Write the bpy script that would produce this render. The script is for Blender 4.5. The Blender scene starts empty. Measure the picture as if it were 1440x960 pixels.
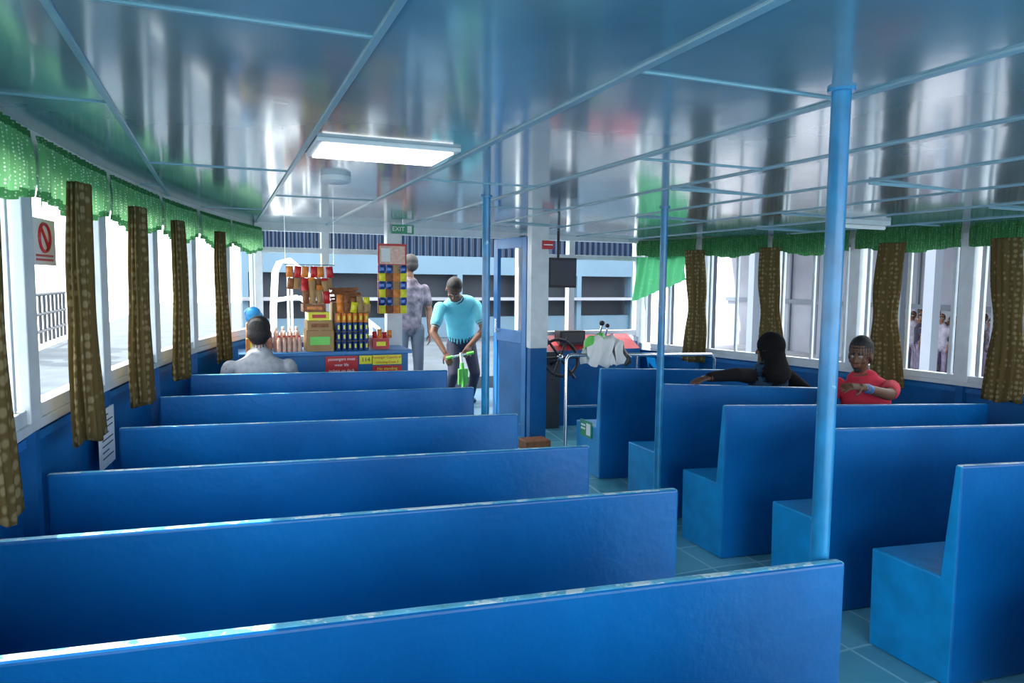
import bpy, bmesh, math, random
import numpy as np
from mathutils import Vector, Matrix, kdtree
random.seed(4)
D=bpy.data; SC=bpy.context.scene
try:
    SC.view_settings.view_transform='Standard'
    SC.view_settings.look='None'
except Exception as e: print(e)

# ------------------------------------------------------------------ materials
def mat(name,c,rough=.5,metal=0,var=.12,scale=6,bump=0,bscale=20,spec=.5,coat=0,c2=None,emit=None,es=0,wear=None,croug=.03):
    m=D.materials.new(name); m.use_nodes=True; nt=m.node_tree; n=nt.nodes; l=nt.links
    b=n['Principled BSDF']
    b.inputs['Roughness'].default_value=rough; b.inputs['Metallic'].default_value=metal
    b.inputs['Specular IOR Level'].default_value=spec; b.inputs['Coat Weight'].default_value=coat; b.inputs['Coat Roughness'].default_value=croug
    tc=n.new('ShaderNodeTexCoord'); nz=n.new('ShaderNodeTexNoise'); nz.inputs['Scale'].default_value=scale; nz.inputs['Detail'].default_value=5
    l.new(tc.outputs['Object'],nz.inputs['Vector'])
    r=n.new('ShaderNodeValToRGB'); r.color_ramp.elements[0].position=.3; r.color_ramp.elements[1].position=.7
    c=tuple(c)
    lo=tuple(max(0,x*(1-var)) for x in c); hi=c2 or tuple(min(1,x*(1+var)) for x in c)
    r.color_ramp.elements[0].color=lo+(1,); r.color_ramp.elements[1].color=tuple(hi)+(1,)
    l.new(nz.outputs['Fac'],r.inputs['Fac']); src=r.outputs['Color']
    if wear:
        z3=n.new('ShaderNodeTexNoise'); z3.inputs['Scale'].default_value=wear[1]; z3.inputs['Detail'].default_value=8; z3.inputs['Roughness'].default_value=.7
        l.new(tc.outputs['Object'],z3.inputs['Vector'])
        r3=n.new('ShaderNodeValToRGB'); r3.color_ramp.elements[0].position=wear[2]; r3.color_ramp.elements[1].position=wear[2]+.04
        l.new(z3.outputs['Fac'],r3.inputs['Fac'])
        mx=n.new('ShaderNodeMix'); mx.data_type='RGBA'; l.new(r3.outputs['Color'],mx.inputs['Factor']); l.new(src,mx.inputs['A']); mx.inputs['B'].default_value=tuple(wear[0])+(1,)
        src=mx.outputs['Result']
    l.new(src,b.inputs['Base Color'])
    if bump:
        z2=n.new('ShaderNodeTexNoise'); z2.inputs['Scale'].default_value=bscale; z2.inputs['Detail'].default_value=3
        l.new(tc.outputs['Object'],z2.inputs['Vector'])
        bp=n.new('ShaderNodeBump'); bp.inputs['Strength'].default_value=bump; bp.inputs['Distance'].default_value=.02
        l.new(z2.outputs['Fac'],bp.inputs['Height']); l.new(bp.outputs['Normal'],b.inputs['Normal'])
    if emit:
        b.inputs['Emission Color'].default_value=tuple(emit)+(1,); b.inputs['Emission Strength'].default_value=es
    return m

def cloth(name,c,dot,dscale=38,thr=.25,trans=.5,soft=.02):
    m=D.materials.new(name); m.use_nodes=True; nt=m.node_tree; n=nt.nodes; l=nt.links
    n.remove(n['Principled BSDF']); out=n['Material Output']
    tc=n.new('ShaderNodeTexCoord'); v=n.new('ShaderNodeTexVoronoi'); v.inputs['Scale'].default_value=dscale; v.inputs['Randomness'].default_value=.35
    l.new(tc.outputs['Object'],v.inputs['Vector'])
    lt=n.new('ShaderNodeMapRange'); lt.inputs['From Min'].default_value=thr+soft; lt.inputs['From Max'].default_value=thr-soft; l.new(v.outputs['Distance'],lt.inputs['Value'])
    mx=n.new('ShaderNodeMix'); mx.data_type='RGBA'; mx.inputs['A'].default_value=tuple(c)+(1,); mx.inputs['B'].default_value=tuple(dot)+(1,)
    l.new(lt.outputs[0],mx.inputs['Factor'])
    d=n.new('ShaderNodeBsdfDiffuse'); t=n.new('ShaderNodeBsdfTranslucent'); s=n.new('ShaderNodeMixShader'); s.inputs[0].default_value=trans
    l.new(mx.outputs['Result'],d.inputs['Color']); l.new(mx.outputs['Result'],t.inputs['Color'])
    l.new(d.outputs[0],s.inputs[1]); l.new(t.outputs[0],s.inputs[2]); l.new(s.outputs[0],out.inputs['Surface'])
    return m

M={}
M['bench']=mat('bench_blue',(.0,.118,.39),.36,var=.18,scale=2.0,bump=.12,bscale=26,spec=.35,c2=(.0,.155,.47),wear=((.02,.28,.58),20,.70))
M['bench_end_lit']=mat('bench_end_lit_blue',(.002,.26,.60),.38,var=.15,scale=8,bump=.1,spec=.4,wear=((.12,.44,.67),16,.66))  # brighter than the bench backs: left-window light put into the colour, plus wear
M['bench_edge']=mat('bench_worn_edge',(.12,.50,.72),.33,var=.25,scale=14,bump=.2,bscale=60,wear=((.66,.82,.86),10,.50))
M['wallblue']=mat('wall_blue',(.0,.11,.33),.4,var=.2,scale=4,bump=.1,spec=.4)
M['cyan']=mat('door_cyan',(.01,.17,.46),.35,var=.15)
M['white']=mat('frame_white',(.62,.68,.72),.4,var=.08,scale=10,bump=.05)
M['bright']=mat('white_plastic',(.85,.86,.85),.4,var=.03)
M['ceil']=mat('ceiling_gloss_paint',(.135,.27,.35),.15,var=.14,scale=1.3,bump=.12,bscale=3.5,coat=.55,c2=(.23,.37,.45),croug=.09)
M['batten']=mat('ceiling_batten',(.20,.37,.46),.3,var=.1)
M['pole']=mat('pole_blue',(.01,.20,.43),.3,var=.25,scale=12,coat=.2,wear=((.2,.5,.65),14,.66))
M['steel']=mat('steel',(.6,.62,.64),.25,metal=1,var=.05)
M['black']=mat('black_plastic',(.012,.012,.015),.5)
M['dark']=mat('dark_gray',(.05,.055,.06),.5)
M['red']=mat('sign_red',(.50,.01,.015),.4,var=.05)
M['redtop']=mat('console_red',(.5,.04,.05),.5)
M['yellow']=mat('sign_yellow',(.75,.72,.02),.4,var=.04)
M['green']=mat('sign_green',(.0,.25,.12),.4,var=.04)
M['card']=mat('cardboard',(.40,.25,.11),.8,var=.1)
M['pink']=mat('pink_bottles',(.62,.38,.30),.3,var=.2,scale=30)
M['orange']=mat('snack_orange',(.70,.22,.03),.4,var=.3,scale=30)
M['brownp']=mat('pretzel_brown',(.25,.09,.03),.6,var=.3,scale=30)
M['canblue']=mat('can_blue',(.03,.08,.25),.25,metal=.5,var=.2)
M['lime']=mat('lime_green',(.15,.65,.10),.4)
M['bagblue']=mat('bag_blue',(.02,.25,.6),.45,var=.3,scale=20)
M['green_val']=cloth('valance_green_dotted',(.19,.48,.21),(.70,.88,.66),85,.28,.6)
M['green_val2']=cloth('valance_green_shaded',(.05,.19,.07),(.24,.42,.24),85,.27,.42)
M['green_plain']=cloth('curtain_green_plain',(.10,.45,.20),(.14,.5,.25),20,.2,.6)
M['brown']=cloth('drape_brown_pattern',(.16,.12,.05),(.32,.26,.14),26,.34,.34,.08)
M['skin']=mat('skin_brown',(.13,.055,.03),.5,var=.1,scale=20)
M['hair']=mat('hair_black',(.008,.007,.007),.6,var=.3,scale=60,bump=.4,bscale=120)
M['eye']=mat('eye_white',(.35,.32,.30),.3,var=.02)
M['lip']=mat('lip',(.16,.05,.04),.5)
M['shirt_gray']=mat('shirt_gray_stripe',(.34,.36,.40),.8,var=.15,scale=30)
M['shirt_cyan']=mat('polo_cyan',(.13,.50,.60),.8,var=.08)
M['navy']=mat('navy_cloth',(.01,.013,.035),.8)
M['shirt_red']=mat('shirt_red',(.55,.02,.05),.8,var=.08)
M['hood']=mat('hood_black',(.006,.006,.008),.9,spec=.2)
M['teal']=mat('shirt_teal',(.005,.04,.09),.8)
M['tee']=mat('tee_gray_print',(.05,.04,.08),.8,var=.6,scale=12,c2=(.20,.17,.22))
M['pale']=mat('hazy_crowd_cloth',(.16,.14,.22),.8,var=.4,scale=8)  # distant crowd clothes, haze painted in as a pale lavender tone
M['pale2']=mat('hazy_crowd_cloth_light',(.28,.27,.34),.8,var=.3,scale=8)  # lighter crowd clothes, haze again put into the colour
M['jean']=mat('jeans',(.07,.09,.13),.8)
M['light']=mat('light_diffuser',(.9,.9,.9),.4,emit=(1,.98,.93),es=3.4)
M['paper']=mat('paper',(.75,.78,.80),.6,var=.03)
M['screen']=mat('tv_screen',(.004,.012,.035),.4,var=.5,scale=3)
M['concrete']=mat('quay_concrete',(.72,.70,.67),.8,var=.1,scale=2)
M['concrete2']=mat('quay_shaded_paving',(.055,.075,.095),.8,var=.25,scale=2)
M['concrete3']=mat('quay_gray_paving',(.32,.33,.37),.8,var=.2,scale=2)  # plain mid-gray paving for the right quay
M['extwhite']=mat('exterior_white',(.85,.85,.84),.7,var=.04)
M['extlav']=mat('exterior_lavender',(.25,.27,.32),.7,var=.22,scale=.5)
M['extlav2']=mat('exterior_column_gray',(.13,.16,.20),.7,var=.1,scale=.5)
M['extgray']=mat('exterior_bluegray',(.10,.18,.25),.6,var=.1,scale=1)
M['deck']=mat('bow_deck_paint',(.05,.11,.17),.5,var=.2,scale=3)
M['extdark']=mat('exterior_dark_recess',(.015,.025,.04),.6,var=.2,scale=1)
M['leaf']=mat('leaves',(.06,.16,.03),.7,var=.6,scale=6)
M['bark']=mat('bark',(.12,.08,.05),.9)
M['water']=mat('harbour_water',(.10,.30,.36),.1,var=.2,scale=.6,bump=.5,bscale=2)
M['corr']=mat('corrugated_blue',(.007,.024,.06),.45,var=.15,scale=1)

def tile_mat():
    m=mat('floor_tile_teal',(.08,.33,.45),.3,var=.25,scale=3,bump=.05)
    nt=m.node_tree;n=nt.nodes;l=nt.links;b=n['Principled BSDF']
    src=b.inputs['Base Color'].links[0].from_socket
    tc=n.new('ShaderNodeTexCoord');br=n.new('ShaderNodeTexBrick');br.offset=0
    br.inputs['Scale'].default_value=1;br.inputs['Brick Width'].default_value=.34;br.inputs['Row Height'].default_value=.34;br.inputs['Mortar Size'].default_value=.008
    br.inputs['Color2'].default_value=(.13,.44,.56,1); br.inputs['Mortar'].default_value=(.30,.60,.68,1)
    l.new(tc.outputs['Object'],br.inputs['Vector']); l.new(src,br.inputs['Color1']); l.new(br.outputs['Color'],b.inputs['Base Color'])
    return m
M['floor']=tile_mat()

# ------------------------------------------------------------------ mesh helpers
def link(o,parent=None):
    SC.collection.objects.link(o)
    if parent: o.parent=parent
    return o
def mesh(name,V,F,mats,parent=None,fm=None,smooth=False):
    me=D.meshes.new(name); me.from_pydata([tuple(v) for v in V],[],F)
    if not isinstance(mats,(list,tuple)): mats=[mats]
    for m in mats: me.materials.append(M[m] if isinstance(m,str) else m)
    if fm:
        for p,i in zip(me.polygons,fm): p.material_index=i
    if smooth:
        for p in me.polygons: p.use_smooth=True
    me.update(); o=D.objects.new(name,me)
    bm=bmesh.new(); bm.from_mesh(me); bmesh.ops.recalc_face_normals(bm,faces=bm.faces); bm.to_mesh(me); bm.free()
    return link(o,parent)
def bevel(o,w=.008,s=2):
    b=o.modifiers.new('bevel','BEVEL'); b.width=w; b.segments=s; b.limit_method='ANGLE'; return o
BF=[(0,1,3,2),(4,6,7,5),(0,4,5,1),(2,3,7,6),(0,2,6,4),(1,5,7,3)]
def box(name,x0,x1,y0,y1,z0,z1,m,parent=None,bv=0):
    V=[(x,y,z) for x in(x0,x1) for y in(y0,y1) for z in(z0,z1)]
    o=mesh(name,V,BF,m,parent)
    if bv: bevel(o,bv)
    return o
class B:
    def __init__(s): s.V=[];s.F=[];s.m=[];s.mats=[]
    def mi(s,m):
        if m not in s.mats: s.mats.append(m)
        return s.mats.index(m)
    def add(s,V,F,m):
        k=len(s.V); s.V+= [Vector(v) for v in V]; s.F+=[tuple(i+k for i in f) for f in F]; s.m+=[s.mi(m)]*len(F)
    def box(s,x0,x1,y0,y1,z0,z1,m,rz=0,piv=None):
        c=Vector(piv) if piv else Vector(((x0+x1)/2,(y0+y1)/2,(z0+z1)/2)); R=Matrix.Rotation(rz,3,'Z')
        s.add([c+R@(Vector((x,y,z))-c) for x in(x0,x1) for y in(y0,y1) for z in(z0,z1)],BF,m)
    def tube(s,pts,r,m,n=10):
        pts=[Vector(p) for p in pts]; rr=r if isinstance(r,(list,tuple)) else [r]*len(pts)
        V=[];F=[];ref=None
        for i,p in enumerate(pts):
            d=(pts[min(i+1,len(pts)-1)]-pts[max(i-1,0)]).normalized()
            if ref is None: ref=Vector((0,0,1)) if abs(d.z)<.9 else Vector((1,0,0))
            u=d.cross(ref).normalized(); w=u.cross(d).normalized(); ref=w
            for k in range(n):
                a=2*math.pi*k/n; V.append(p+rr[i]*(math.cos(a)*u+math.sin(a)*w))
        for i in range(len(pts)-1):
            for k in range(n):
                F.append((i*n+k,i*n+(k+1)%n,(i+1)*n+(k+1)%n,(i+1)*n+k))
        F.append(tuple(range(n))); F.append(tuple(range((len(pts)-1)*n,len(pts)*n)))
        s.add(V,F,m)
    def ball(s,c,r,m,n=10):
        rx,ry,rz=r if isinstance(r,(tuple,list)) else (r,r,r); c=Vector(c);V=[];F=[]
        for i in range(1,n):
            t=math.pi*i/n
            for k in range(2*n):
                a=math.pi*k/n; V.append(c+Vector((rx*math.sin(t)*math.cos(a),ry*math.sin(t)*math.sin(a),rz*math.cos(t))))
        w=2*n
        for i in range(n-2):
            for k in range(w): F.append((i*w+k,i*w+(k+1)%w,(i+1)*w+(k+1)%w,(i+1)*w+k))
        a=len(V);V.append(c+Vector((0,0,rz)));V.append(c-Vector((0,0,rz)))
        for k in range(w): F.append((a,(k+1)%w,k)); F.append((a+1,(n-2)*w+k,(n-2)*w+(k+1)%w))
        s.add(V,F,m)
    def pillow(s,c,w,h,t,m,tilt=0):
        c=Vector(c); R=Matrix.Rotation(tilt,3,'Y'); V=[];F=[];nx,nz=5,7
        for sd in(-1,1):
            for j in range(nz):
                for i in range(nx):
                    u=i/(nx-1)*2-1; v=j/(nz-1)*2-1
                    q=t*max(0,(1-u*u))**.5*max(0,(1-abs(v)**2.5))
                    V.append(c+R@Vector((u*w/2,sd*(q+.0008),v*h/2)))
        for sd in(0,1):
            for j in range(nz-1):
                for i in range(nx-1):
                    a=sd*nx*nz+j*nx+i; F.append((a,a+1,a+nx+1,a+nx) if sd==0 else (a,a+nx,a+nx+1,a+1))
        s.add(V,F,m)
    def obj(s,name,parent=None,smooth=False,bv=0):
        o=mesh(name,s.V,s.F,s.mats,parent,s.m,smooth)
        if smooth:
            try: o.data.set_sharp_from_angle(angle=math.radians(40))
            except Exception: pass
        if bv: bevel(o,bv)
        return o
def text(name,s,loc,size,m,rot,parent=None):
    c=D.curves.new(name,'FONT'); c.body=s; c.size=size; c.align_x='CENTER'; c.align_y='CENTER'; c.extrude=.001
    c.materials.append(M[m]); o=D.objects.new(name,c); o.location=loc; o.rotation_euler=rot; return link(o,parent)
FACE=(math.pi/2,0,0)

# ------------------------------------------------------------------ boat shape
CX=2.37
HY=[-4,0,1.5,2.69,3.79,4.92,6.0,7.0,9.5]; HW=[3.08,3.08,3.05,3.01,2.89,2.70,2.42,2.07,.9]
def hw(y): return float(np.interp(y,HY,HW))
def hx(y,s): return CX+s*hw(y)
def sheer(y): return max(0,.08*(y-3.9))
def fz(x,y):
    z=sheer(y)
    if x>2.85: z-=.045*(x-2.85)
    if x<1.55: z+=.03*(1.55-x)
    return z
def cz(x): return 2.235 if x<2.4 else 2.235-.02*(x-2.4)
ST=[-1.7,-.8,.1,1.0,1.9,2.8,3.7,4.6,5.4,6.2,7.0]
YS=sorted(set(list(np.arange(-1.7,7.01,.3))+ST+[7.0]))
def surf(name,zf,m,xs_frac,ys,th,exl=.0):
    V=[];F=[];n=len(xs_frac)
    for dz in (0,th):
        for y in ys:
            for f in xs_frac:
                x=hx(y,-1)-exl+(2*hw(y)+2*exl)*f; V.append((x,y,zf(x,y)+dz))
    N=n*len(ys)
    for j in range(len(ys)-1):
        for i in range(n-1):
            a=j*n+i; F.append((a,a+1,a+n+1,a+n)); F.append((N+a,N+a+n,N+a+n+1,N+a+1))
    for j in range(len(ys)-1):
        for i in (0,n-1): a=j*n+i; F.append((a,a+n,N+a+n,N+a))
    for i in range(n-1):
        for j in (0,len(ys)-1): a=j*n+i; F.append((a,a+1,N+a+1,N+a))
    return mesh(name,V,F,m)
fr=[i/14 for i in range(15)]
surf('floor',fz,'floor',fr,YS,-.06,.05)
surf('ceiling',lambda x,y:cz(x),'ceil',fr,YS,.05,.12)
tb=B()
LX=[-.29,.32,.95,1.62,2.28,2.94,3.6,4.26,4.92]
for k,x in enumerate(LX):
    ye=7.0
    for y in np.arange(7.0,0,-.05):
        if hx(y,-1)<x<hx(y,1): ye=y; break
    w=.014 if k in(2,3) else .009
    z=cz(x); tb.box(x-w,x+w,-1.7,ye,z-.007,z+.002,'batten')
cols=[(hx(2,-1)-.0,LX[0])]+list(zip(LX[:-1],LX[1:]))+[(LX[-1],hx(3,1))]
offs={0:[.2,2.45,4.5],1:[-.5,1.56,3.63,5.7],2:[.9,4.7],3:[-.5,1.54,3.6],4:[.6,2.6,4.7],5:[-.3,3.3,5.9],6:[.6,2.6,4.7],7:[1.9,3.9],8:[2.9,4.9],9:[1.9,3.9]}
for i,(a,b) in enumerate(cols):
    for y in offs[i]:
        A=max(a,hx(y,-1)); Bx=min(b,hx(y,1))
        if Bx<=A+.05: continue
        z=min(cz(A),cz(Bx)); tb.box(A,Bx,y-.006,y+.006,z-.005,z+.010,'batten')
tb.obj('trim_ceiling_battens',bv=.002)

SILL={-1:1.20,1:.955}
TOP=2.12
for s,nm in((-1,'left'),(1,'right')):
    w=B()
    T=.05*s
    for a,b in zip(ST[:-1],ST[1:]):
        xa,xb=hx(a,s),hx(b,s)
        def pan(z0a,z0b,z1,m,th=T,o=0):
            V=[(xa+o,a,z0a),(xb+o,b,z0b),(xb+o,b,z1),(xa+o,a,z1)]
            V+=[(v[0]+th,v[1],v[2]) for v in V]
            w.add(V,[(0,1,2,3),(4,7,6,5),(0,4,5,1),(3,2,6,7),(0,3,7,4),(1,5,6,2)],m)
        pan(fz(xa,a)-.06,fz(xb,b)-.06,SILL[s],'wallblue')
        pan(TOP,TOP,2.26,'white')
        pan(SILL[s],SILL[s],SILL[s]+.03,'white',th=.09*s,o=-.04*s)
        pan(SILL[s]-.05,SILL[s]-.05,SILL[s]-.02,'cyan',th=.03*s,o=-.02*s)
    for y in ST:
        x=hx(y,s); w.box(x-.045,x+.045,y-.03,y+.03,fz(x,y)-.05,SILL[s],'wallblue')
    w.obj('wall_'+nm)
    for i,(a,b) in enumerate(zip(ST[:-1],ST[1:])):
        f=B(); xa,xb=hx(a,s),hx(b,s)
        def P(t,z,o=0): return Vector((xa+(xb-xa)*t+o,a+(b-a)*t,z))
        def bar(t0,t1,z0,z1,d=.03,m='white'):
            V=[P(t,z,o) for t in(t0,t1) for o in(-d,d) for z in(z0,z1)]
            f.add(V,BF,m)
        z0=SILL[s]+.03
        bar(-.055,.055,z0,TOP,.045); bar(.055,.95,TOP-.05,TOP); bar(.055,.95,z0,z0+.05)
        bar(.10,.13,z0+.05,TOP-.05,.015); bar(.87,.90,z0+.05,TOP-.05,.015)
        bar(.10,.90,TOP-.08,TOP-.05,.015)
        if s>0: bar(.485,.515,z0+.05,TOP-.05,.012)
        if i==len(ST)-2: bar(.955,1.04,z0,TOP,.04)
        f.obj('window_%d'%(i+1+(0 if s<0 else len(ST)-1)),bv=.004)

def valance(s,a,b,drop=.2):
    xa,xb=hx(a,s)-s*.075,hx(b,s)-s*.075; n=90; V=[];F=[];fm=[];rows=10
    ph=random.random()*6; sag=random.uniform(-.03,.03); L=b-a
    for i in range(n+1):
        t=i/n
        for r in range(rows):
            q=r/(rows-1)
            d=drop*(.90+.10*math.cos((t-.5)*2*math.pi))+sag*(t-.5)+.005*math.sin(t*31+ph)
            am=.007+.008*q; ruff=math.sin(t*L*120+ph+1.2*math.sin(5*t))+.4*math.sin(t*L*67)
            pin=.6 if r==1 else 1
            V.append((xa+(xb-xa)*t-s*(am*pin*ruff+.010*math.sin(q*3)),a+L*t,2.185-q*d))
    for i in range(n):
        for r in range(rows-1):
            k=i*rows+r; F.append((k,k+1,k+rows+1,k+rows)); fm.append(1 if r in(0,rows-2) else 0)
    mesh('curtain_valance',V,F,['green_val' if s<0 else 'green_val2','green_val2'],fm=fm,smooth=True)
def drape(s,y,zt,zb,w=.085,th_=.028):
    n=60; R=34; V=[];F=[]; x0=hx(y,s)-s*.13; ph=random.random()*6
    sl=(hx(y+.1,s)-hx(y-.1,s))/.2
    for r in range(R):
        q=r/(R-1); z=zt+(zb-zt)*q
        a=w*(.95-.24*math.exp(-((q-.52)/.15)**2)+.26*q); bth=th_+.012*q
        cy=y+.025*math.sin(q*4+ph)
        for k in range(n):
            th=2*math.pi*k/n; f=1+.18*math.sin(11*th+ph+q*1.2)+.10*math.sin(5*th+q*3)
            dy=a*f*math.cos(th); V.append((x0+sl*(cy+dy-y)-s*bth*f*math.sin(th),cy+dy,z+.014*math.sin(3*th)*q))
    for r in range(R-1):
        for k in range(n): F.append((r*n+k,r*n+(k+1)%n,(r+1)*n+(k+1)%n,(r+1)*n+k))
    F.append(tuple(range(n)));F.append(tuple(range((R-1)*n,R*n)))
    mesh('window_drape',V,F,'brown',smooth=True)
for s in(-1,1):
    for a,b in zip(ST[:-1],ST[1:]):
        if a<-.9: continue
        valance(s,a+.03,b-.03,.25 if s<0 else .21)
for y in(.45,1.3,2.08,3.05,3.93,4.76,5.74): drape(-1,y,2.06,1.10+.02*random.random(),w=.085)
for y in(.7,1.6,2.5,3.36,4.22,5.33,6.18): drape(1,y,2.06,.90,w=.095,th_=.034)
V=[];F=[];n=40
for i in range(n+1):
    t=i/n; yy=6.95-.62*t; xx=hx(yy,1)-.10
    for r in range(16):
        q=r/15; zb=1.50+.25*t; V.append((xx+.014*math.sin(t*40+q*4)-.05*q*(1-t),yy-.02*q,2.0+(zb-2.0)*q))
for i in range(n):
    for r in range(15): k=i*16+r; F.append((k,k+1,k+17,k+16))
mesh('loose_green_curtain',V,F,'green_plain',smooth=True)

# front wall
fw=B(); y0,y1=6.97,7.03
xl,xr=hx(7,-1),hx(7,1)
DX0,DX1=1.62,2.92
fz7=fz(2,7)
fw.box(xl,DX0,y0,y1,fz7-.1,1.15,'wallblue'); fw.box(DX1,xr,y0,y1,fz7-.12,1.05,'wallblue')
fw.box(xl,xr,y0-.02,y1,2.16,2.26,'white')
for a,b in((xl,DX0),(DX1,xr)):
    fw.box(a,b,y0-.01,y1+.01,1.12,1.18,'white')
    fw.box(a,b,y0-.01,y1+.01,1.96,2.01,'white')
for x in(xl+.03,.93,DX0-.03,DX1+.03,3.55,xr-.03): fw.box(x-.035,x+.035,y0-.015,y1+.015,1.1,2.2,'white')
for x in(DX0-.04,DX1+.04): fw.box(x-.04,x+.04,y0-.02,y1+.02,fz7-.05,2.2,'white')
fw.obj('wall_front',bv=.004)
st=B(); st.box(2.69,2.86,6.1,6.18,fz(2.7,6.1)-.03,1.09,'wallblue'); st.box(2.685,2.865,6.09,6.19,1.09,2.24,'white')
st.obj('wall_helm_partition',bv=.004)
sg=B(); sg.box(2.79,2.90,6.07,6.085,2.02,2.10,'red'); sg.box(2.80,2.89,6.066,6.071,2.055,2.065,'paper'); sg.obj('warning_sign')
dr=B(); zb=fz(2.75,6.3)+.02
X0=2.70
def dbar(ya,yb,za,zb_,m='cyan',t=.02): dr.box(X0-t,X0+t,ya,yb,za,zb_,m)
dbar(6.2,6.28,zb,2.14);dbar(6.76,6.84,zb,2.14);dbar(6.28,6.76,2.04,2.14);dbar(6.28,6.76,1.12,1.24);dbar(6.28,6.76,zb,zb+.12);dbar(6.28,6.76,zb+.12,1.12,'wallblue',.012)
dr.tube([(X0-.05,6.74,1.2),(X0-.05,6.74,1.34)],.01,'steel'); dr.box(X0-.05,X0,6.73,6.75,1.2,1.215,'steel')
d=dr.obj('door_1',bv=.004)
d.matrix_world=Matrix.Translation((2.70,6.2,0))@Matrix.Rotation(math.radians(8),4,'Z')@Matrix.Translation((-2.70,-6.2,0))

# ------------------------------------------------------------------ benches
def bench(x0,yy0,zt0,x1,yy1,zt1,depth=.42):
    A=Vector((x0,yy0,0)); Bv=Vector((x1,yy1,0))
    fa,fb=fz(x0,yy0),fz(x1,yy1)
    sa,sb=zt0-.50,zt1-.50
    prof=lambda P,zt,f,s:[(P.x,P.y,f),(P.x,P.y,zt),(P.x,P.y+.035,zt),(P.x,P.y+.075,s),(P.x,P.y+depth,s),(P.x,P.y+depth-.01,f)]
    V=prof(A,zt0,fa,sa)+prof(Bv,zt1,fb,sb)
    F=[(0,1,2,3,4,5),(6,11,10,9,8,7)]+[(i,i+6,(i+1)%6+6,(i+1)%6) for i in range(6)]
    o=mesh('ferry_bench',V,F,['bench','bench_end_lit','bench_edge'],fm=[1,1,0,2,0,1,0,0])
    bevel(o,.010,3)
    return o
LB=[(-.62,.73,1.04,1.56,.65,.97),(-.62,1.486,1.038,1.555,1.386,.97),(-.60,2.2,1.021,1.53,2.113,.97),(-.585,2.9,1.022,1.554,2.83,.97),(-.455,3.73,1.015,1.548,3.66,.97),(-.34,4.5,1.036,1.55,4.43,1.012),(-.20,5.1,1.082,1.55,5.03,1.056)]
RB=[(2.85,1.22,.97,5.3,1.11,.86),(2.85,1.979,.97,5.28,1.87,.86),(2.90,2.70,.98,5.22,2.6,.88),(2.86,3.5,.97,5.13,3.4,.868),(2.87,4.21,1.005,5.0,4.1,.878),(2.87,5.07,1.014,4.80,4.98,.935)]
for b in LB+RB: bench(*b)

for (x,y,z0) in((1.535,1.46,.474),(2.79,4.11,None),(1.52,4.14,None)):
    p=B(); z0=fz(x,y) if z0 is None else z0
    p.tube([(x,y,z0),(x,y,cz(x)-.004)],.025,'pole',18); p.tube([(x,y,cz(x)-.008),(x,y,cz(x))],.036,'pole',18); p.tube([(x,y,z0),(x,y,z0+.008)],.04,'pole',18)
    p.obj('support_pole',smooth=True)

cl=B(); cl.box(.335,.885,2.70,3.07,2.220,2.236,'white'); cl.obj('ceiling_light',bv=.004)
l2=B(); l2.box(.36,.86,2.725,3.045,2.213,2.2205,'light'); l2.obj('diffuser',parent=D.objects['ceiling_light'])
sd=B(); sd.tube([(.55,3.7,2.236),(.55,3.7,2.21),(.55,3.7,2.20),(.55,3.7,2.195)],[.075,.075,.06,.02],'white',24); sd.obj('smoke_detector',smooth=True)
ct=B(); ct.box(4.2,4.65,3.9,3.98,cz(4.4)-.035,cz(4.4),'white'); ct.tube([(4.22,3.94,cz(4.4)-.05),(4.63,3.94,cz(4.4)-.05)],.016,'bright',10)
ct.obj('ceiling_tube_lamp',bv=.003)

# ------------------------------------------------------------------ counter & goods
co=B(); zc=1.13
co.box(.13,1.47,5.92,5.96,fz(.7,5.9),zc-.03,'wallblue'); co.box(.12,1.5,5.90,6.36,zc-.03,zc,'cyan'); co.box(1.44,1.48,5.96,6.34,fz(1.4,6),zc-.03,'wallblue')
co.box(.13,.17,5.96,6.34,fz(.1,6),zc-.03,'wallblue')
co.obj('snack_counter',bv=.004)
def sign(name,x0,x1,z0,z1,y,m,lines,tm,parent=None):
    s=B(); s.box(x0,x1,y-.012,y,z0,z1,m); o=s.obj(name,parent)
    n=len(lines)
    for i,t in enumerate(lines):
        text('lettering',t,((x0+x1)/2,y-.0135,z1-(z1-z0)*(i+.5)/n),(z1-z0)/n*.7,tm,FACE,o)
    return o
sign('notice_board_red',.78,1.04,.90,1.09,5.919,'red',['passengers must','wear life','jackets on deck','at all times'],'paper')
sign('ferry_number_sign',1.055,1.16,1.02,1.09,5.919,'yellow',['114'],'black')
sign('capacity_sign_yellow',1.165,1.41,1.01,1.09,5.919,'yellow',['Passenger Capacity 60','including Crew 3'],'red')
sign('capacity_sign_red',1.165,1.41,.90,1.0,5.919,'red',['No standing','on deck'],'yellow')
def carton(x0,x1,y0,y1,z0,z1,m,lab=None):
    b=B(); b.box(x0,x1,y0,y1,z0,z1,m); b.box((x0+x1)/2-.012,(x0+x1)/2+.012,y0-.001,y1,z1,z1+.001,'paper')
    if lab: b.box(x0+.03,x1-.03,y0-.003,y0,z0+(z1-z0)*.3,z1-(z1-z0)*.3,lab)
    return b.obj('cardboard_carton',bv=.004)
carton(.64,.86,5.98,6.2,zc,zc+.17,'card','lime'); carton(.65,.85,5.98,6.2,zc+.172,zc+.25,'card','brownp'); carton(.66,.83,5.99,6.18,zc+.252,zc+.32,'yellow','red'); carton(.62,.80,5.99,6.18,zc+.322,zc+.385,'brownp','orange')
carton(.18,.30,6.0,6.14,zc,zc+.11,'orange','yellow'); carton(.19,.29,6.0,6.13,zc+.112,zc+.19,'yellow','red')
carton(1.19,1.33,6.02,6.2,zc,zc+.09,'redtop','yellow')
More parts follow.
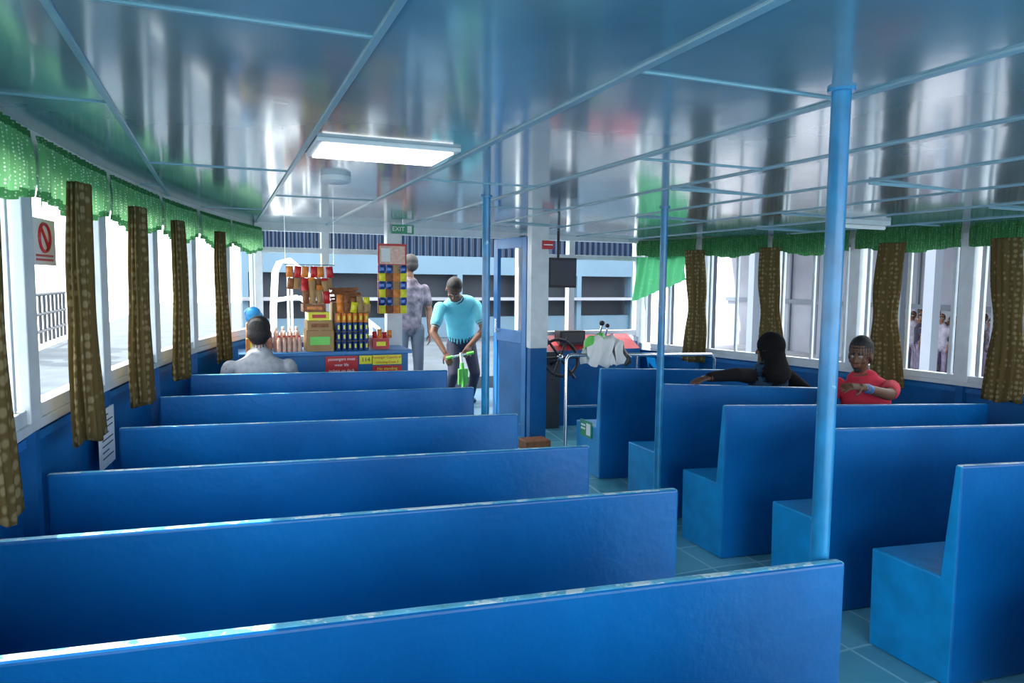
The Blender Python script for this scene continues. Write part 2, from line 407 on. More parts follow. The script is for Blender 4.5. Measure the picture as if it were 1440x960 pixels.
def bottles(name,x0,y0,z0,nx,ny,r,h,mb,mc):
    b=B()
    for i in range(nx):
        for j in range(ny):
            x=x0+i*2.1*r;y=y0+j*2.1*r
            b.tube([(x,y,z0),(x,y,z0+h*.2),(x,y,z0+h*.45),(x,y,z0+h*.7),(x,y,z0+h*.85),(x,y,z0+h*.9)],[r,r,r*.9,r,r*.45,r*.4],mb,10); b.tube([(x,y,z0+h*.9),(x,y,z0+h)],r*.45,mc,8)
    return b.obj(name,smooth=True)
bottles('bottle_pack',.43,6.0,zc,5,2,.019,.13,'pink','red')
bottles('water_bottle_pack',.43,6.12,zc,4,2,.024,.16,'pink','bright')
bottles('soda_bottles',.37,6.25,zc,5,1,.026,.19,'pink','bright')
def cans():
    b=B()
    for lv in range(4):
        for i in range(6):
            for j in range(2):
                x=.90+i*.046;y=6.0+j*.05;z=zc+lv*.078
                b.tube([(x,y,z),(x,y,z+.004),(x,y,z+.07),(x,y,z+.076)],[.017,.021,.021,.017],'canblue' if lv<3 else 'orange',10)
        b.box(.875,1.155,5.975,6.08,zc+lv*.078+.0761,zc+lv*.078+.0775,'card')
        for i in range(6): b.box(.893+i*.046,.907+i*.046,5.9775,5.98,zc+lv*.078+.02,zc+lv*.078+.055,'yellow')
    return b.obj('drink_cans')
cans()
def packets(name,x0,x1,y,z0,n,mats,h0=.10,h1=.14,rows=1):
    b=B()
    for r in range(rows):
        for i in range(n):
            x=x0+(x1-x0)*(i+.5)/n; w=(x1-x0)/n*.95; h=random.uniform(h0,h1)
            b.pillow((x,y+.04*r,z0+h/2+r*.05),w,h,.018,random.choice(mats),random.uniform(-.15,.15))
    return b.obj(name,smooth=True)
packets('chip_packets',.62,.84,6.04,zc+.387,4,['orange','red','card','brownp'],rows=3)
packets('biscuit_packets',.89,1.17,6.0,zc+.314,5,['orange','card','brownp','yellow'],.07,.1,2)
packets('sweets_packets',1.19,1.36,6.05,zc+.092,4,['orange','red','yellow'],.05,.08,1)
hp=B()
hp.tube([(.50,6.30,1.84),(.92,6.30,1.84)],.004,'steel',6)
for i in range(6):
    x=.545+i*.065
    for k in range(2): hp.pillow((x+.01*math.sin(i*3+k),6.30,1.78-k*.10),.058,.095,.012,['orange','brownp','red','card'][(i*2+k)%4],.1*math.sin(i+k))
    hp.tube([(x,6.30,1.84),(x,6.30,1.81)],.002,'steel',5)
for x in(.51,.91): hp.tube([(x,6.30,1.84),(x,6.30,2.235)],.002,'steel',5)
hp.obj('hanging_snack_packets')
b=B()
for i in range(9):
    a=random.uniform(-.08,.08); z=zc+.41+.012*i; b.tube([(.88+a*.3,6.17+.006*i,z),(1.10+a*.3,6.16+.006*i,z+.02*random.random())],.010,'brownp',8)
b.box(.87,1.12,6.12,6.26,zc,zc+.395,'card')
b.obj('breadstick_bundle')
bb=B()
for k in range(7): bb.ball((.25+.03*random.uniform(-1,1),6.24+.012*k,zc+.27+.04*random.uniform(-.5,1)),(.06,.04,.055),'bagblue',7)
bb.box(.19,.32,6.2,6.34,zc,zc+.22,'orange')
bb.obj('blue_cloth_bag',smooth=True)
pl=B(); pl.box(1.39,1.53,6.37,6.49,fz(1.4,6.4),2.236,'white'); pl.obj('trim_counter_pillar',bv=.006)
rk=B(); rk.box(1.30,1.56,6.33,6.345,1.42,2.04,'red'); rk.box(1.315,1.545,6.326,6.331,1.86,2.02,'pink'); rk.box(1.33,1.41,6.323,6.327,1.88,2.0,'paper')
for r in range(6):
    for c in range(4):
        x=1.335+c*.064; z=1.815-r*.072
        rk.pillow((x,6.315,z),.060,.072,.010,['canblue','orange','canblue','yellow','card','brownp'][(r*3+c*2)%6],0)
    rk.tube([(1.30,6.325,1.85-r*.072),(1.56,6.325,1.85-r*.072)],.003,'steel',6)
rk.obj('snack_rack')
ex=B(); ex.box(1.42,1.62,6.30,6.32,2.13,2.21,'green'); ex.box(1.56,1.60,6.296,6.30,2.14,2.20,'paper'); ex.tube([(1.52,6.31,2.21),(1.52,6.31,2.236)],.006,'steel',8); e=ex.obj('exit_sign'); text('lettering','EXIT',(1.48,6.298,2.17),.055,'paper',FACE,e)

tv=B(); tv.box(2.94,3.24,6.25,6.29,1.66,1.95,'black'); tv.box(2.955,3.225,6.245,6.252,1.68,1.93,'screen'); tv.tube([(3.1,6.29,1.8),(3.1,6.38,1.85),(3.1,6.38,2.22)],.014,'black',8)
tv.obj('television',bv=.004)
cn=B(); zf=fz(3.5,6.7)
V=[(2.97,6.66,zf),(4.25,6.66,zf),(4.25,6.93,zf),(2.97,6.93,zf),(2.97,6.66,1.0),(4.25,6.66,1.0),(4.25,6.93,1.14),(2.97,6.93,1.14)]
cn.add(V,[(0,1,5,4),(1,2,6,5),(2,3,7,6),(3,0,4,7),(0,3,2,1)],'wallblue'); cn.add(V[4:],[(0,1,2,3)],'redtop')
cn.box(3.3,3.6,6.72,6.85,1.05,1.2,'black'); cn.box(3.32,3.58,6.715,6.72,1.08,1.18,'dark'); cn.tube([(3.75,6.72,1.05),(3.78,6.68,1.27)],.012,'steel',8); cn.ball((3.78,6.68,1.28),.03,'black',8)
cn.tube([(3.05,6.72,1.05),(3.05,6.70,1.22)],.01,'steel',8); cn.ball((3.05,6.70,1.23),.025,'red',8); cn.tube([(3.85,6.75,1.05),(3.87,6.72,1.24)],.010,'steel',8); cn.ball((3.87,6.72,1.25),.025,'black',8)
cn.obj('helm_console')
wh=B(); wc=Vector((3.13,6.36,.96)); R=Matrix.Rotation(math.radians(-22),3,'X')
ring=[wc+R@Vector((.19*math.cos(t),0,.19*math.sin(t))) for t in np.linspace(0,2*math.pi,33)]
wh.tube(ring,.016,'black',10)
for k in range(6):
    t=k*math.pi/3; wh.tube([wc,wc+R@Vector((.25*math.cos(t),0,.25*math.sin(t)))],[.014,.012],'black',8)
wh.ball(wc,.035,'steel',8); wh.tube([wc,wc+R@Vector((0,.27,0))],.018,'black',8)
zf=fz(3.13,6.6)
wh.box(3.03,3.23,6.56,6.655,zf,1.0,'dark')
wh.obj('ship_steering_wheel',smooth=True)
rl=B()
def zr(x): return 1.075-.02*(x-2.87)
rl.tube([(2.80,5.56,fz(2.8,5.6)),(2.80,5.56,1.04),(2.82,5.56,1.07),(2.86,5.56,zr(2.87)),(4.3,5.5,zr(4.3)),(4.34,5.5,1.0),(4.34,5.5,fz(4.3,5.5))],.016,'steel',10)
rl.tube([(3.5,5.53,fz(3.5,5.5)),(3.5,5.53,zr(3.5))],.012,'steel',10)
rl.tube([(2.80,5.56,.62),(4.34,5.5,.58)],.010,'steel',8)
rl.obj('stainless_rail',smooth=True)
n=64;V=[];F=[];fm=[];R_=33
for i in range(n):
    t=i/(n-1); x=2.97+.46*t
    for r in range(R_):
        q=r/(R_-1)*2-1
        hump=.20*math.exp(-((t-.42)/.34)**2)+.04*math.sin(t*11)
        aq=abs(q)
        y=5.545+(.06+.02*math.sin(t*17))*math.copysign(min(1,aq*2.4),q)*-1+.022*math.sin(t*30+q*7)
        z=zr(x)+.02+hump*(1-aq**1.5)-max(0,aq-.35)*(.10+.12*math.sin(t*3.1)**2+.05*math.sin(t*7+1))+.014*math.sin(t*23+q*9)
        V.append((x+.03*q*math.sin(t*5)+.012*math.sin(q*9+t*8),y,z))
for i in range(n-1):
    for r in range(R_-1):
        k=i*R_+r; q=r/(R_-1)*2-1; fm.append(1 if (abs(q)<.22 and i<26) else (2 if (i>50 and q>.1) or (34<i<38) else 0)); F.append((k,k+1,k+R_+1,k+R_))
mesh('draped_jacket',V,F,['bright','lime','dark'],fm=fm,smooth=True)
lc=B(); lc.box(2.55,2.8,5.85,6.05,fz(2.7,5.9),fz(2.7,5.9)+.10,'brownp'); lc.obj('storage_box',bv=.01)
es=B(); es.box(2.862,2.869,5.2,5.4,.40,.54,'green'); es.box(2.860,2.863,5.22,5.29,.42,.52,'paper'); es.box(2.860,2.863,5.31,5.385,.46,.475,'paper'); es.box(2.860,2.863,5.31,5.385,.49,.505,'paper'); es.obj('lifejacket_sign')
pn=B()
def LP(y,z,o=0): return (hx(y,-1)+.012+o,y,z)
PF=[(0,1,2,3),(7,6,5,4),(0,4,5,1),(1,5,6,2),(2,6,7,3),(3,7,4,0)]
V=[LP(3.50,.87,.04),LP(3.74,.87,.04),LP(3.74,1.13,.04),LP(3.50,1.13,.04)]
pn.add(V+[(v[0]-.006,v[1],v[2]) for v in V],PF,'paper')
for k in range(8):
    z=1.10-k*.027; e=3.71 if k%3 else 3.64; V=[LP(3.53,z,.041),LP(e,z,.041),LP(e,z+.007,.041),LP(3.53,z+.007,.041)]
    pn.add(V,[(0,1,2,3)],'dark')
pn.obj('safety_notice')
ns=B(); V=[LP(2.90,1.76,.01),LP(3.14,1.76,.01),LP(3.14,1.925,.01),LP(2.90,1.925,.01)]
ns.add(V+[(v[0]-.006,v[1],v[2]) for v in V],PF,'paper')
ns.tube([LP(3.02+.055*math.cos(t),1.858+.05*math.sin(t),.012) for t in np.linspace(0,6.283,25)],.006,'red',6); ns.tube([LP(2.985,1.893,.013),LP(3.055,1.823,.013)],.005,'red',6)
for z in(1.775,1.79): ns.add([LP(2.93,z,.011),LP(3.11,z,.011),LP(3.11,z+.008,.011),LP(2.93,z+.008,.011)],[(0,1,2,3)],'red')
ns.tube([LP(3.02,1.92,.007),LP(3.02,2.09,.007)],.003,'steel',6)
ns.obj('no_smoking_sign')

# ------------------------------------------------------------------ people
class Fig:
    def __init__(s,name): s.name=name; s.V=[];s.F=[];s.lab=[];s.mats=[]
    def mi(s,m):
        if m not in s.mats: s.mats.append(m)
        return s.mats.index(m)
    def loft(s,C,m,lat,n=20):
        lat=Vector(lat).normalized(); k=len(s.V); pts=[Vector(c[0]) for c in C]
        S=[]
        for i in range(len(C)-1):
            L=(pts[i+1]-pts[i]).length; q=max(1,int(L/.018))
            for j in range(q):
                t=j/q; S.append((pts[i].lerp(pts[i+1],t),C[i][1]*(1-t)+C[i+1][1]*t,C[i][2]*(1-t)+C[i+1][2]*t))
        S.append((pts[-1],C[-1][1],C[-1][2]))
        d0=(S[1][0]-S[0][0]).normalized() if len(S)>1 else Vector((0,0,1)); d1=(S[-1][0]-S[-2][0]).normalized()
        pre=[(S[0][0]-d0*min(S[0][1],S[0][2])*math.sin(a),S[0][1]*math.cos(a),S[0][2]*math.cos(a)) for a in(1.35,.95,.5)]
        post=[(S[-1][0]+d1*min(S[-1][1],S[-1][2])*math.sin(a),S[-1][1]*math.cos(a),S[-1][2]*math.cos(a)) for a in(.5,.95,1.35)]
        S=pre+S+post; N=len(S)
        for i,(p,a,b) in enumerate(S):
            d=(S[min(i+1,N-1)][0]-S[max(i-1,0)][0]).normalized()
            u=(lat-d*lat.dot(d)); 
            if u.length<1e-3: u=d.orthogonal()
            u.normalize(); w=d.cross(u)
            for j in range(n):
                t=2*math.pi*j/n; s.V.append(p+u*a*math.cos(t)+w*b*math.sin(t))
        for i in range(N-1):
            for j in range(n): s.F.append((k+i*n+j,k+i*n+(j+1)%n,k+(i+1)*n+(j+1)%n,k+(i+1)*n+j))
        s.F.append(tuple(k+j for j in reversed(range(n)))); s.F.append(tuple(k+(N-1)*n+j for j in range(n)))
        s.lab+= [s.mi(m)]*(N*n)
    def cap(s,a,b,ra,rb,m,n=14):
        a=Vector(a);b=Vector(b); d=(b-a); s.loft([(a,ra,ra),(b,rb,rb)],m,d.orthogonal(),n)
    def ell(s,c,axes,r,m,n=14):
        c=Vector(c); X,Y,Z=axes; k=len(s.V)
        for i in range(1,n):
            t=math.pi*i/n
            for j in range(2*n):
                a=math.pi*j/n; s.V.append(c+X*(r[0]*math.sin(t)*math.cos(a))+Y*(r[1]*math.sin(t)*math.sin(a))+Z*(r[2]*math.cos(t)))
        w=2*n
        for i in range(n-2):
            for j in range(w): s.F.append((k+i*w+j,k+(i+1)*w+j,k+(i+1)*w+(j+1)%w,k+i*w+(j+1)%w))
        t=len(s.V); s.V.append(c+Z*r[2]); s.V.append(c-Z*r[2])
        for j in range(w): s.F.append((t,k+j,k+(j+1)%w)); s.F.append((t+1,k+(n-2)*w+(j+1)%w,k+(n-2)*w+j))
        s.lab+=[s.mi(m)]*(len(s.V)-k)
    def head(s,c,face,up=(0,0,1),hair='hair',hood=None,cap_hair=1.0,sc=1.0,beard=False):
        Yf=Vector(face).normalized(); U=Vector(up); U=(U-Yf*U.dot(Yf)).normalized(); X=Yf.cross(U); c=Vector(c); ax=(X,Yf,U)
        P=lambda x,y,z:c+(X*x+Yf*y+U*z)*sc
        R=lambda *r:[q*sc for q in r]
        s.ell(P(0,-.008,.025),ax,R(.074,.092,.088),'skin')
        s.ell(P(0,.020,-.035),ax,R(.058,.066,.078),'skin')
        s.ell(P(0,.062,-.092),ax,R(.026,.020,.020),'hair' if beard else 'skin',8)
        s.cap(P(0,.082,.020),P(0,.106,-.022),.009*sc,.014*sc,'skin',10)
        s.cap(P(-.014,.092,-.027),P(.014,.092,-.027),.009*sc,.009*sc,'skin',8)
        s.cap(P(-.020,.083,-.056),P(.020,.083,-.056),.007*sc,.007*sc,'lip',8)
        s.cap(P(-.013,.083,-.066),P(.013,.083,-.066),.008*sc,.008*sc,'lip',8)
        for q in(-1,1):
            s.ell(P(q*.030,.078,.006),ax,R(.011,.007,.005),'eye',8)
            s.ell(P(q*.030,.082,.006),ax,R(.006,.005,.005),'hair',6)
            s.cap(P(q*.018,.082,.028),P(q*.042,.072,.027),.004*sc,.003*sc,'hair',8)
            s.ell(P(q*.077,-.004,-.008),ax,R(.009,.018,.030),'skin',8)
            s.ell(P(q*.040,.060,-.025),ax,R(.020,.018,.018),'skin',8)
        if hood:
            s.ell(P(0,-.022,.025),ax,R(.105,.112,.112),hood)
            s.loft([(P(0,-.02,-.02),.103*sc,.098*sc),(P(0,-.03,-.09),.104*sc,.092*sc),(P(0,-.03,-.15),.140*sc,.10*sc),(P(0,-.03,-.20),.185*sc,.105*sc)],hood,X)
        elif hair:
            s.ell(P(0,-.020,.045),ax,R(.083,.094,.086*cap_hair),hair)
            s.ell(P(0,-.040,.000),ax,R(.079,.070,.075),hair)
    def hand(s,w,dirv,nrm,side,curl=.5,m='skin',sc=1.0):
        d=Vector(dirv).normalized(); nn=Vector(nrm); nn=(nn-d*nn.dot(d)).normalized(); lat=d.cross(nn)*side; w=Vector(w)
        s.loft([(w-d*.02,.026*sc,.020*sc),(w+d*.03*sc,.036*sc,.016*sc),(w+d*.085*sc,.040*sc,.013*sc)],m,lat,16)
        for i,(o,L) in enumerate(((.029,.072),(.010,.080),(-.010,.074),(-.029,.058))):
            p=w+d*.088*sc+lat*o*sc; dd=(d+lat*o*2.5).normalized()
            for k,(fr_,r0,r1) in enumerate(((.45,.0095,.0088),(.32,.0088,.008),(.25,.008,.007))):
                a=curl*(.35+.65*k); q=(dd*math.cos(a)-nn*math.sin(a)); e=p+q*L*fr_*sc; s.cap(p,e,r0*sc,r1*sc,m,8); p=e
        p=w+d*.03*sc+lat*.030*sc; q=(d*.65+lat*.7-nn*.25*(1+curl)).normalized(); e=p+q*.042*sc; s.cap(p,e,.013*sc,.010*sc,m,8)
        q2=(d*.85+lat*.35-nn*.4*curl).normalized(); s.cap(e,e+q2*.030*sc,.010*sc,.008*sc,m,8)
    def arm(s,sh,el,wr,sleeve,m,frac=.6,side=1,hd=None,nrm=(0,0,1),curl=.5,r=(.052,.040,.026)):
        sh,el,wr=Vector(sh),Vector(el),Vector(wr)
        if frac>=1.9:
            s.cap(sh,el,r[0]+.010,r[1]+.012,m); s.cap(el,wr,r[1]+.012,r[2]+.011,m)
        else:
            s.cap(sh,el,r[0],r[1],'skin'); s.cap(el,wr,r[1],r[2],'skin')
            s.cap(sh,sh.lerp(el,frac),r[0]+.012,r[0]+.010,m)
        s.hand(wr,hd if hd else (wr-el),nrm,side,curl)
    def leg(s,hp,kn,an,toe,m,shoe='black'):
        hp,kn,an,toe=map(Vector,(hp,kn,an,toe))
        s.cap(hp,kn,.088,.062,m); s.cap(kn,an,.062,.048,m)
        d=(toe-an); d.z=0; d.normalize(); f=Vector((an.x,an.y,an.z-.055))
        s.cap(f-d*.04,f+d*.13,.036,.030,shoe)
    def build(s,vox=.0065,sm=3):
        me=D.meshes.new(s.name+'_src'); me.from_pydata([tuple(v) for v in s.V],[],s.F); me.update()
        bm=bmesh.new(); bm.from_mesh(me); bmesh.ops.recalc_face_normals(bm,faces=bm.faces); bm.to_mesh(me); bm.free()
        o=D.objects.new(s.name,me); link(o)
        r=o.modifiers.new('r','REMESH'); r.mode='VOXEL'; r.voxel_size=vox
        q=o.modifiers.new('s','SMOOTH'); q.iterations=sm; q.factor=.5
        dg=bpy.context.evaluated_depsgraph_get(); dg.update()
        nm=D.meshes.new_from_object(o.evaluated_get(dg)); o.modifiers.clear(); o.data=nm
        nm.materials.clear()
        for m in s.mats: nm.materials.append(M[m])
        kd=kdtree.KDTree(len(s.V))
        for i,v in enumerate(s.V): kd.insert(v,i)
        kd.balance()
        for p in nm.polygons:
            p.material_index=s.lab[kd.find(p.center)[1]]; p.use_smooth=True
        return o

V3=Vector
f=Fig('seated_man_gray_shirt')
x,y=.25,5.36
f.loft([((x,y+.02,.70),.165,.115),((x,y,.85),.155,.105),((x,y+.0,1.0),.185,.115),((x,y+.01,1.09),.200,.100),((x,y+.012,1.13),.17,.085),((x,y+.015,1.165),.10,.07)],'shirt_gray',(1,0,0),28)
f.cap((x,y+.02,1.14),(x,y+.035,1.24),.052,.050,'skin'); f.loft([((x,y+.02,1.165),.07,.065),((x,y+.022,1.195),.06,.058)],'shirt_gray',(1,0,0))
f.head((x,y+.045,1.325),(.1,1,-.05),hair='hair')
for q in(-1,1):
    f.arm((x+q*.195,y+.01,1.08),(x+q*.24,y+.06,.84),(x+q*.12,y+.27,.76),1,'shirt_gray',frac=.75,side=-q,curl=.7)
    f.leg((x+q*.09,y+.05,.69),(x+q*.11,y+.36,.69),(x+q*.11,y+.36,fz(x,y+.4)+.09),(x+q*.11,y+.6,.2),'navy')
f.build(.008)
f=Fig('seated_man_black_hood')
x,y=4.05,4.46
f.loft([((x,y+.03,.58),.165,.12),((x,y,.74),.155,.11),((x,y-.01,.88),.18,.115),((x,y,.98),.195,.10),((x,y,1.03),.14,.085)],'teal',(1,.05,0),28)
f.cap((x,y,1.03),(x,y+.02,1.13),.055,.05,'skin')
f.head((x+.01,y+.01,1.20),(-.45,1,-.18),hair=None,hood='hood')
f.arm((x-.185,y-.01,.99),(3.58,4.285,1.035),(3.30,4.225,1.035),1,'hood',frac=2,side=1,hd=(-1,-.12,-.13),nrm=(0,-.1,1),curl=.35)
f.arm((x+.185,y-.01,.98),(4.42,4.40,.84),(4.46,4.66,.74),1,'hood',frac=2,side=1)
for q in(-1,1): f.leg((x+q*.09,y+.05,.56),(x+q*.12,y+.40,.58),(x+q*.12,y+.38,fz(x,y+.4)+.09),(x+q*.12,y+.7,.1),'navy')
f.build(.0065)
f=Fig('seated_man_red_shirt')
x,y=4.36,3.80; bl=V3((.55,-.83,0))
f.loft([((x+.04,y,.53),.16,.12),((x+.03,y,.70),.15,.115),((x+.01,y,.86),.17,.12),((x-.01,y,.98),.18,.10),((x-.03,y,1.035),.11,.075)],'shirt_red',bl,28)
f.cap((x-.03,y,1.02),(x-.06,y-.005,1.13),.053,.05,'skin')
f.head((x-.085,y-.02,1.205),(-.92,-.38,-.12),hair='hair',cap_hair=1.22,beard=True)
f.arm((x+.08,y-.15,.98),(4.30,3.55,.955),(4.05,3.56,1.02),1,'shirt_red',frac=.55,side=-1,hd=(-1,.1,.1),nrm=(0,-.5,1),curl=.6)
f.arm((x-.12,y+.14,.97),(4.07,3.95,.80),(3.95,3.80,.86),1,'shirt_red',frac=.55,side=1,hd=(-.2,-1,.1),nrm=(0,0,1),curl=.5)
f.cap((4.115,3.56,1.005),(4.10,3.56,1.008),.034,.034,'bagblue')
for q in(-1,1): f.leg((x+q*.09-.02,y+.04,.53),(x+q*.09-.18,y+.20,.52),(x+q*.08-.18,y+.20,fz(x,y)+.09),(x+q*.08-.3,y+.25,.0),'jean')
f.build(.0055)
f=Fig('crew_member_bending')
dz=.29
# hips back and to his left, trunk clearly inclined forward, head dropped
f.loft([((2.57,7.84,1.00),.155,.115),((2.55,7.75,1.12),.150,.11)],'navy',(1,-.15,0),24)
f.loft([((2.555,7.78,1.11),.158,.118),((2.49,7.60,1.26),.165,.118),((2.42,7.42,1.39),.190,.118),((2.36,7.29,1.47),.190,.098),((2.32,7.22,1.50),.11,.07)],'shirt_cyan',(1,-.15,.12),28)
f.cap((2.34,7.25,1.49),(2.28,7.13,1.57),.053,.05,'skin')
f.loft([((2.335,7.24,1.505),.088,.062),((2.31,7.19,1.535),.068,.058)],'navy',(1,-.15,0))
f.head((2.235,7.05,1.625),(-.15,-.62,-.85),up=(0,-.5,1),hair='hair',cap_hair=1.1)
f.arm((2.16,7.30,1.43),(2.06,7.20,1.17),(2.14,7.03,.97),1,'shirt_cyan',frac=.6,side=1,hd=(.15,-.5,-.6),nrm=(-.6,-.4,.7),curl=1.1)
f.arm((2.55,7.26,1.45),(2.60,7.14,1.20),(2.39,7.00,1.04),1,'shirt_cyan',frac=.6,side=-1,hd=(-.4,-.5,-.4),nrm=(.5,-.4,.8),curl=1.1)
f.leg((2.48,7.82,.98),(2.42,7.64,.66),(2.40,7.80,dz+.09),(2.36,7.5,dz),'navy')
f.leg((2.66,7.82,.98),(2.70,7.70,.66),(2.72,7.90,dz+.09),(2.70,7.5,dz),'navy')
f.build(.0065)
f=Fig('standing_person')
x,y=2.03,8.1
f.loft([((x,y,1.17),.15,.11),((x,y,1.3),.15,.105),((x,y,1.5),.18,.11),((x,y,1.63),.19,.10),((x,y,1.69),.11,.07)],'tee',(1,.3,0),28)
f.cap((x,y,1.68),(x,y,1.79),.052,.05,'skin'); f.head((x,y,1.89),(-.6,.8,-.1),up=(0,0,1),hair='hair')
f.arm((x-.19,y-.05,1.61),(x-.23,y-.05,1.36),(x-.2,y+.1,1.15),1,'tee',frac=.6,side=1)
f.arm((x+.19,y+.05,1.61),(x+.24,y+.02,1.36),(x+.22,y-.08,1.12),1,'tee',frac=.6,side=-1,nrm=(1,0,0))
f.leg((x-.09,y,1.15),(x-.1,y-.02,.76),(x-.1,y+.02,dz+.10),(x-.15,y+.2,dz),'jean'); f.leg((x+.09,y,1.15),(x+.1,y-.02,.76),(x+.11,y,dz+.10),(x+.1,y+.2,dz),'jean')
f.build(.008)
f=Fig('waiting_crowd')
for i in range(16):
    x=18.2+random.uniform(-.9,.6); y=11.9+.17*i+random.uniform(-.15,.15); g=-.75; m=['tee','pale','pale2','navy','pale','pale2'][i%6]
    a=random.uniform(-.8,.8); lt=(math.sin(a),math.cos(a),0); L=V3(lt); h=random.uniform(-.1,.05)
    f.loft([((x,y,g+.90),.16,.12),((x,y,g+1.05),.15,.11),((x,y,g+1.35+h),.19,.11),((x,y,g+1.43+h),.12,.08)],m,lt)
    f.cap((x,y,g+1.4+h),(x,y,g+1.52+h),.055,.05,'skin'); f.head((x,y,g+1.62+h),(-math.cos(a),math.sin(a),0))
    for q in(-1,1):
        c=V3((x,y,0))+L*q*.2
        f.arm((c.x,c.y,g+1.36+h),(c.x+L.x*q*.05,c.y+L.y*q*.05,g+1.1),(c.x-.06,c.y,g+.86),1,m,side=q)
        c=V3((x,y,0))+L*q*.1
        f.leg((c.x,c.y,g+.88),(c.x,c.y,g+.48),(c.x,c.y,g+.09),(c.x-.2,c.y,g),'pale')
f.build(.024,2)

ks=B(); ks.tube([(2.29,6.80,.36),(2.27,6.92,.98)],.014,'bright',10); ks.tube([(2.15,6.96,.93),(2.38,6.89,.98)],.011,'steel',10)
ks.tube([(2.13,6.965,.925),(2.19,6.945,.94)],.016,'lime',10); ks.tube([(2.33,6.905,.968),(2.40,6.885,.985)],.016,'lime',10)
ks.box(2.23,2.33,6.86,6.89,.66,.82,'lime'); ks.tube([(2.28,6.83,.5),(2.273,6.89,.88)],.020,'lime',10)
ks.box(2.23,2.33,6.45,6.80,.33,.35,'lime'); 
for yy in(6.82,6.44): ks.tube([(2.265,yy,.31),(2.295,yy,.31)],.055,'lime',16)
ks.box(2.245,2.315,6.76,6.84,.34,.40,'dark')
ks.obj('kick_scooter',smooth=True)

# ------------------------------------------------------------------ outside
bd=B()
bd.add([(.2,7.03,.28),(4.5,7.03,.28),(3.9,8.8,.3),(.9,8.8,.3),(.2,7.03,.2),(4.5,7.03,.2),(3.9,8.8,.2),(.9,8.8,.2)],[(0,1,2,3),(7,6,5,4),(0,4,5,1),(1,5,6,2),(2,6,7,3),(3,7,4,0)],'deck'); bd.obj('bow_deck')
box('harbour_water',-40,40,-30,60,-1.4,-1.2,'water')
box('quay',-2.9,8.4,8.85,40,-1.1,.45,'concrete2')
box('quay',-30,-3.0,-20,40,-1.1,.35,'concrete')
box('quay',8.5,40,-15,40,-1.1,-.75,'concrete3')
wb=B(); V=[];F=[];n=240
WX0,WX1=.4,9.6
for i in range(n+1):
    xx=WX0+(WX1-WX0)*i/n; yy=15.5+.08*[0,0,1,1][i%4]; V+=[(xx,yy,2.25),(xx,yy,6.5)]
F=[(2*i,2*i+2,2*i+3,2*i+1) for i in range(n)]
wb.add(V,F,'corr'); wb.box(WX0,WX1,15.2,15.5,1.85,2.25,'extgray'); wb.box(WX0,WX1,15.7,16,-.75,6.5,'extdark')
for xx in np.arange(WX0,WX1,1.5): wb.box(xx,xx+.12,15.2,15.5,.45,1.85,'extgray')
wb.box(WX0,WX1,15.0,15.6,1.28,1.34,'extlav'); wb.box(WX0,WX1,15.3,15.6,.45,.9,'extgray')
wb.obj('warehouse_building')
sr=B()
for yy in(9.0,9.5):
    sr.tube([(.60,yy,.45),(.60,yy,1.32),(.63,yy,1.8),(.68,yy,1.92),(.78,yy,1.95),(.9,yy,1.85),(1.85,yy,1.1),(1.9,yy,.45)],.026,'bright',10)
    sr.tube([(.60,yy,1.45),(.9,yy,1.5),(1.8,yy,.8)],.018,'bright',8)
    for k in range(5): xx=.8+.22*k; sr.tube([(xx,yy,.45),(xx,yy,1.9-.17*k)],.014,'bright',8)
for k in range(6): sr.box(.55+.22*k,.77+.22*k,9.0,9.5,1.0-.1*k,1.03-.1*k,'extwhite')
sr.obj('gangway_stairs',smooth=True)
tm=B()
tm.box(13,24,-4,24,3.4,3.8,'extlav')
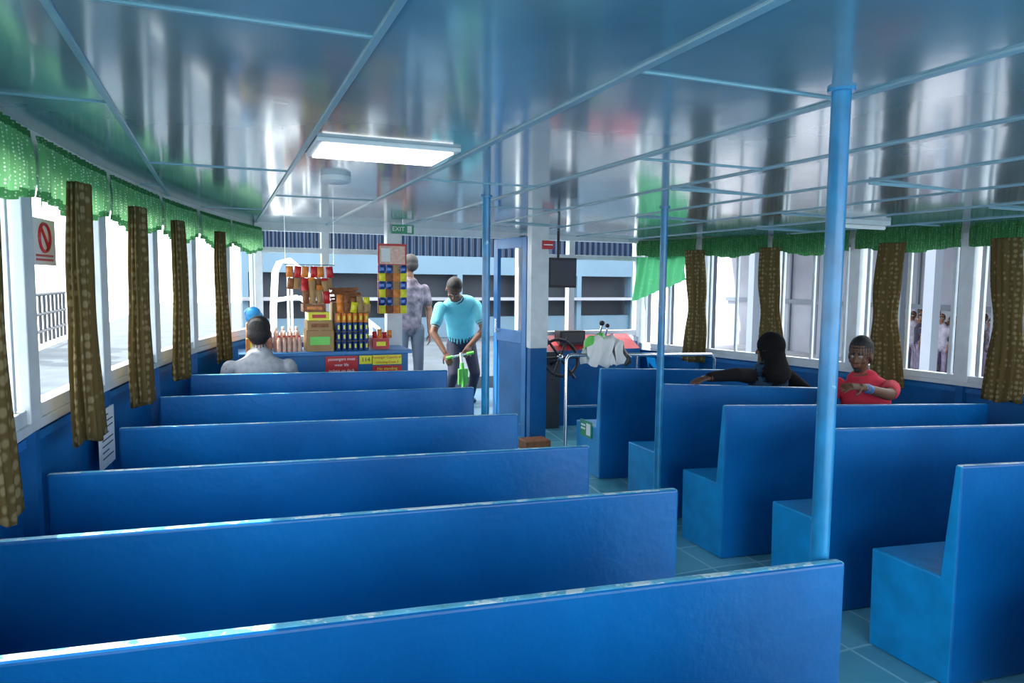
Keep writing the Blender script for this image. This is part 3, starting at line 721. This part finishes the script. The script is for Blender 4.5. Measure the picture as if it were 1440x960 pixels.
for yy in np.arange(-3,24,2.6): tm.box(13.2,13.42,yy,yy+.22,-.75,3.4,'extlav2'); tm.box(16.6,16.8,yy+.9,yy+1.1,-.75,3.4,'extlav2')
for yy in np.arange(-3,23,1.3): tm.box(19.42,19.5,yy,yy+.08,-.75,3.4,'extlav2')
tm.box(19.5,19.7,-4,24,-.75,3.4,'extlav'); tm.box(19.4,19.5,-4,24,1.0,1.15,'extlav2'); tm.obj('ferry_terminal')
tr=B(); tr.tube([(-5.0,14,.35),(-5.1,14,2.2)],[.18,.12],'bark',10)
for k in range(70): tr.ball((-5.0+random.gauss(0,.7),14+random.gauss(0,.9),2.9+random.gauss(0,.5)),random.uniform(.2,.42),'leaf',5)
tr.obj('tree')
fe=B()
for k in range(22): fe.tube([(-3.4,11.0+.4*k,.35),(-3.4,11.0+.4*k,1.35)],.03,'extdark',8)
for z in(.6,.95,1.35): fe.tube([(-3.4,10.9,z),(-3.4,19.5,z)],.035,'extdark',8)
fe.obj('quay_fence',smooth=True)

# ------------------------------------------------------------------ light
w=D.worlds.new('sky'); SC.world=w; w.use_nodes=True; nt=w.node_tree
bg=nt.nodes['Background']; bg.inputs['Color'].default_value=(.92,.965,1,1); bg.inputs['Strength'].default_value=5.6
sn=D.lights.new('sun','SUN'); sn.energy=9; sn.angle=.01; sn.color=(1,.96,.88); so=D.objects.new('sun',sn); link(so)
so.rotation_euler=Vector((.75,-.25,-1.0)).to_track_quat('-Z','Y').to_euler()

# ------------------------------------------------------------------ camera
yaw=math.atan(.41);p=math.atan(.085);roll=.01
R0=Vector((math.cos(yaw),-math.sin(yaw),0)); Fw=Vector((math.sin(yaw)*math.cos(p),math.cos(yaw)*math.cos(p),-math.sin(p))); U0=R0.cross(Fw)
Rr=R0*math.cos(roll)+U0*math.sin(roll); Ur=-R0*math.sin(roll)+U0*math.cos(roll)
cam=D.cameras.new('camera'); cam.sensor_width=36; cam.lens=25.0; cam.clip_start=.02; co_=D.objects.new('camera',cam); link(co_)
Mx=Matrix((Rr,Ur,-Fw)).transposed().to_4x4(); Mx.translation=Vector((0,0,1.72)); co_.matrix_world=Mx
SC.camera=co_
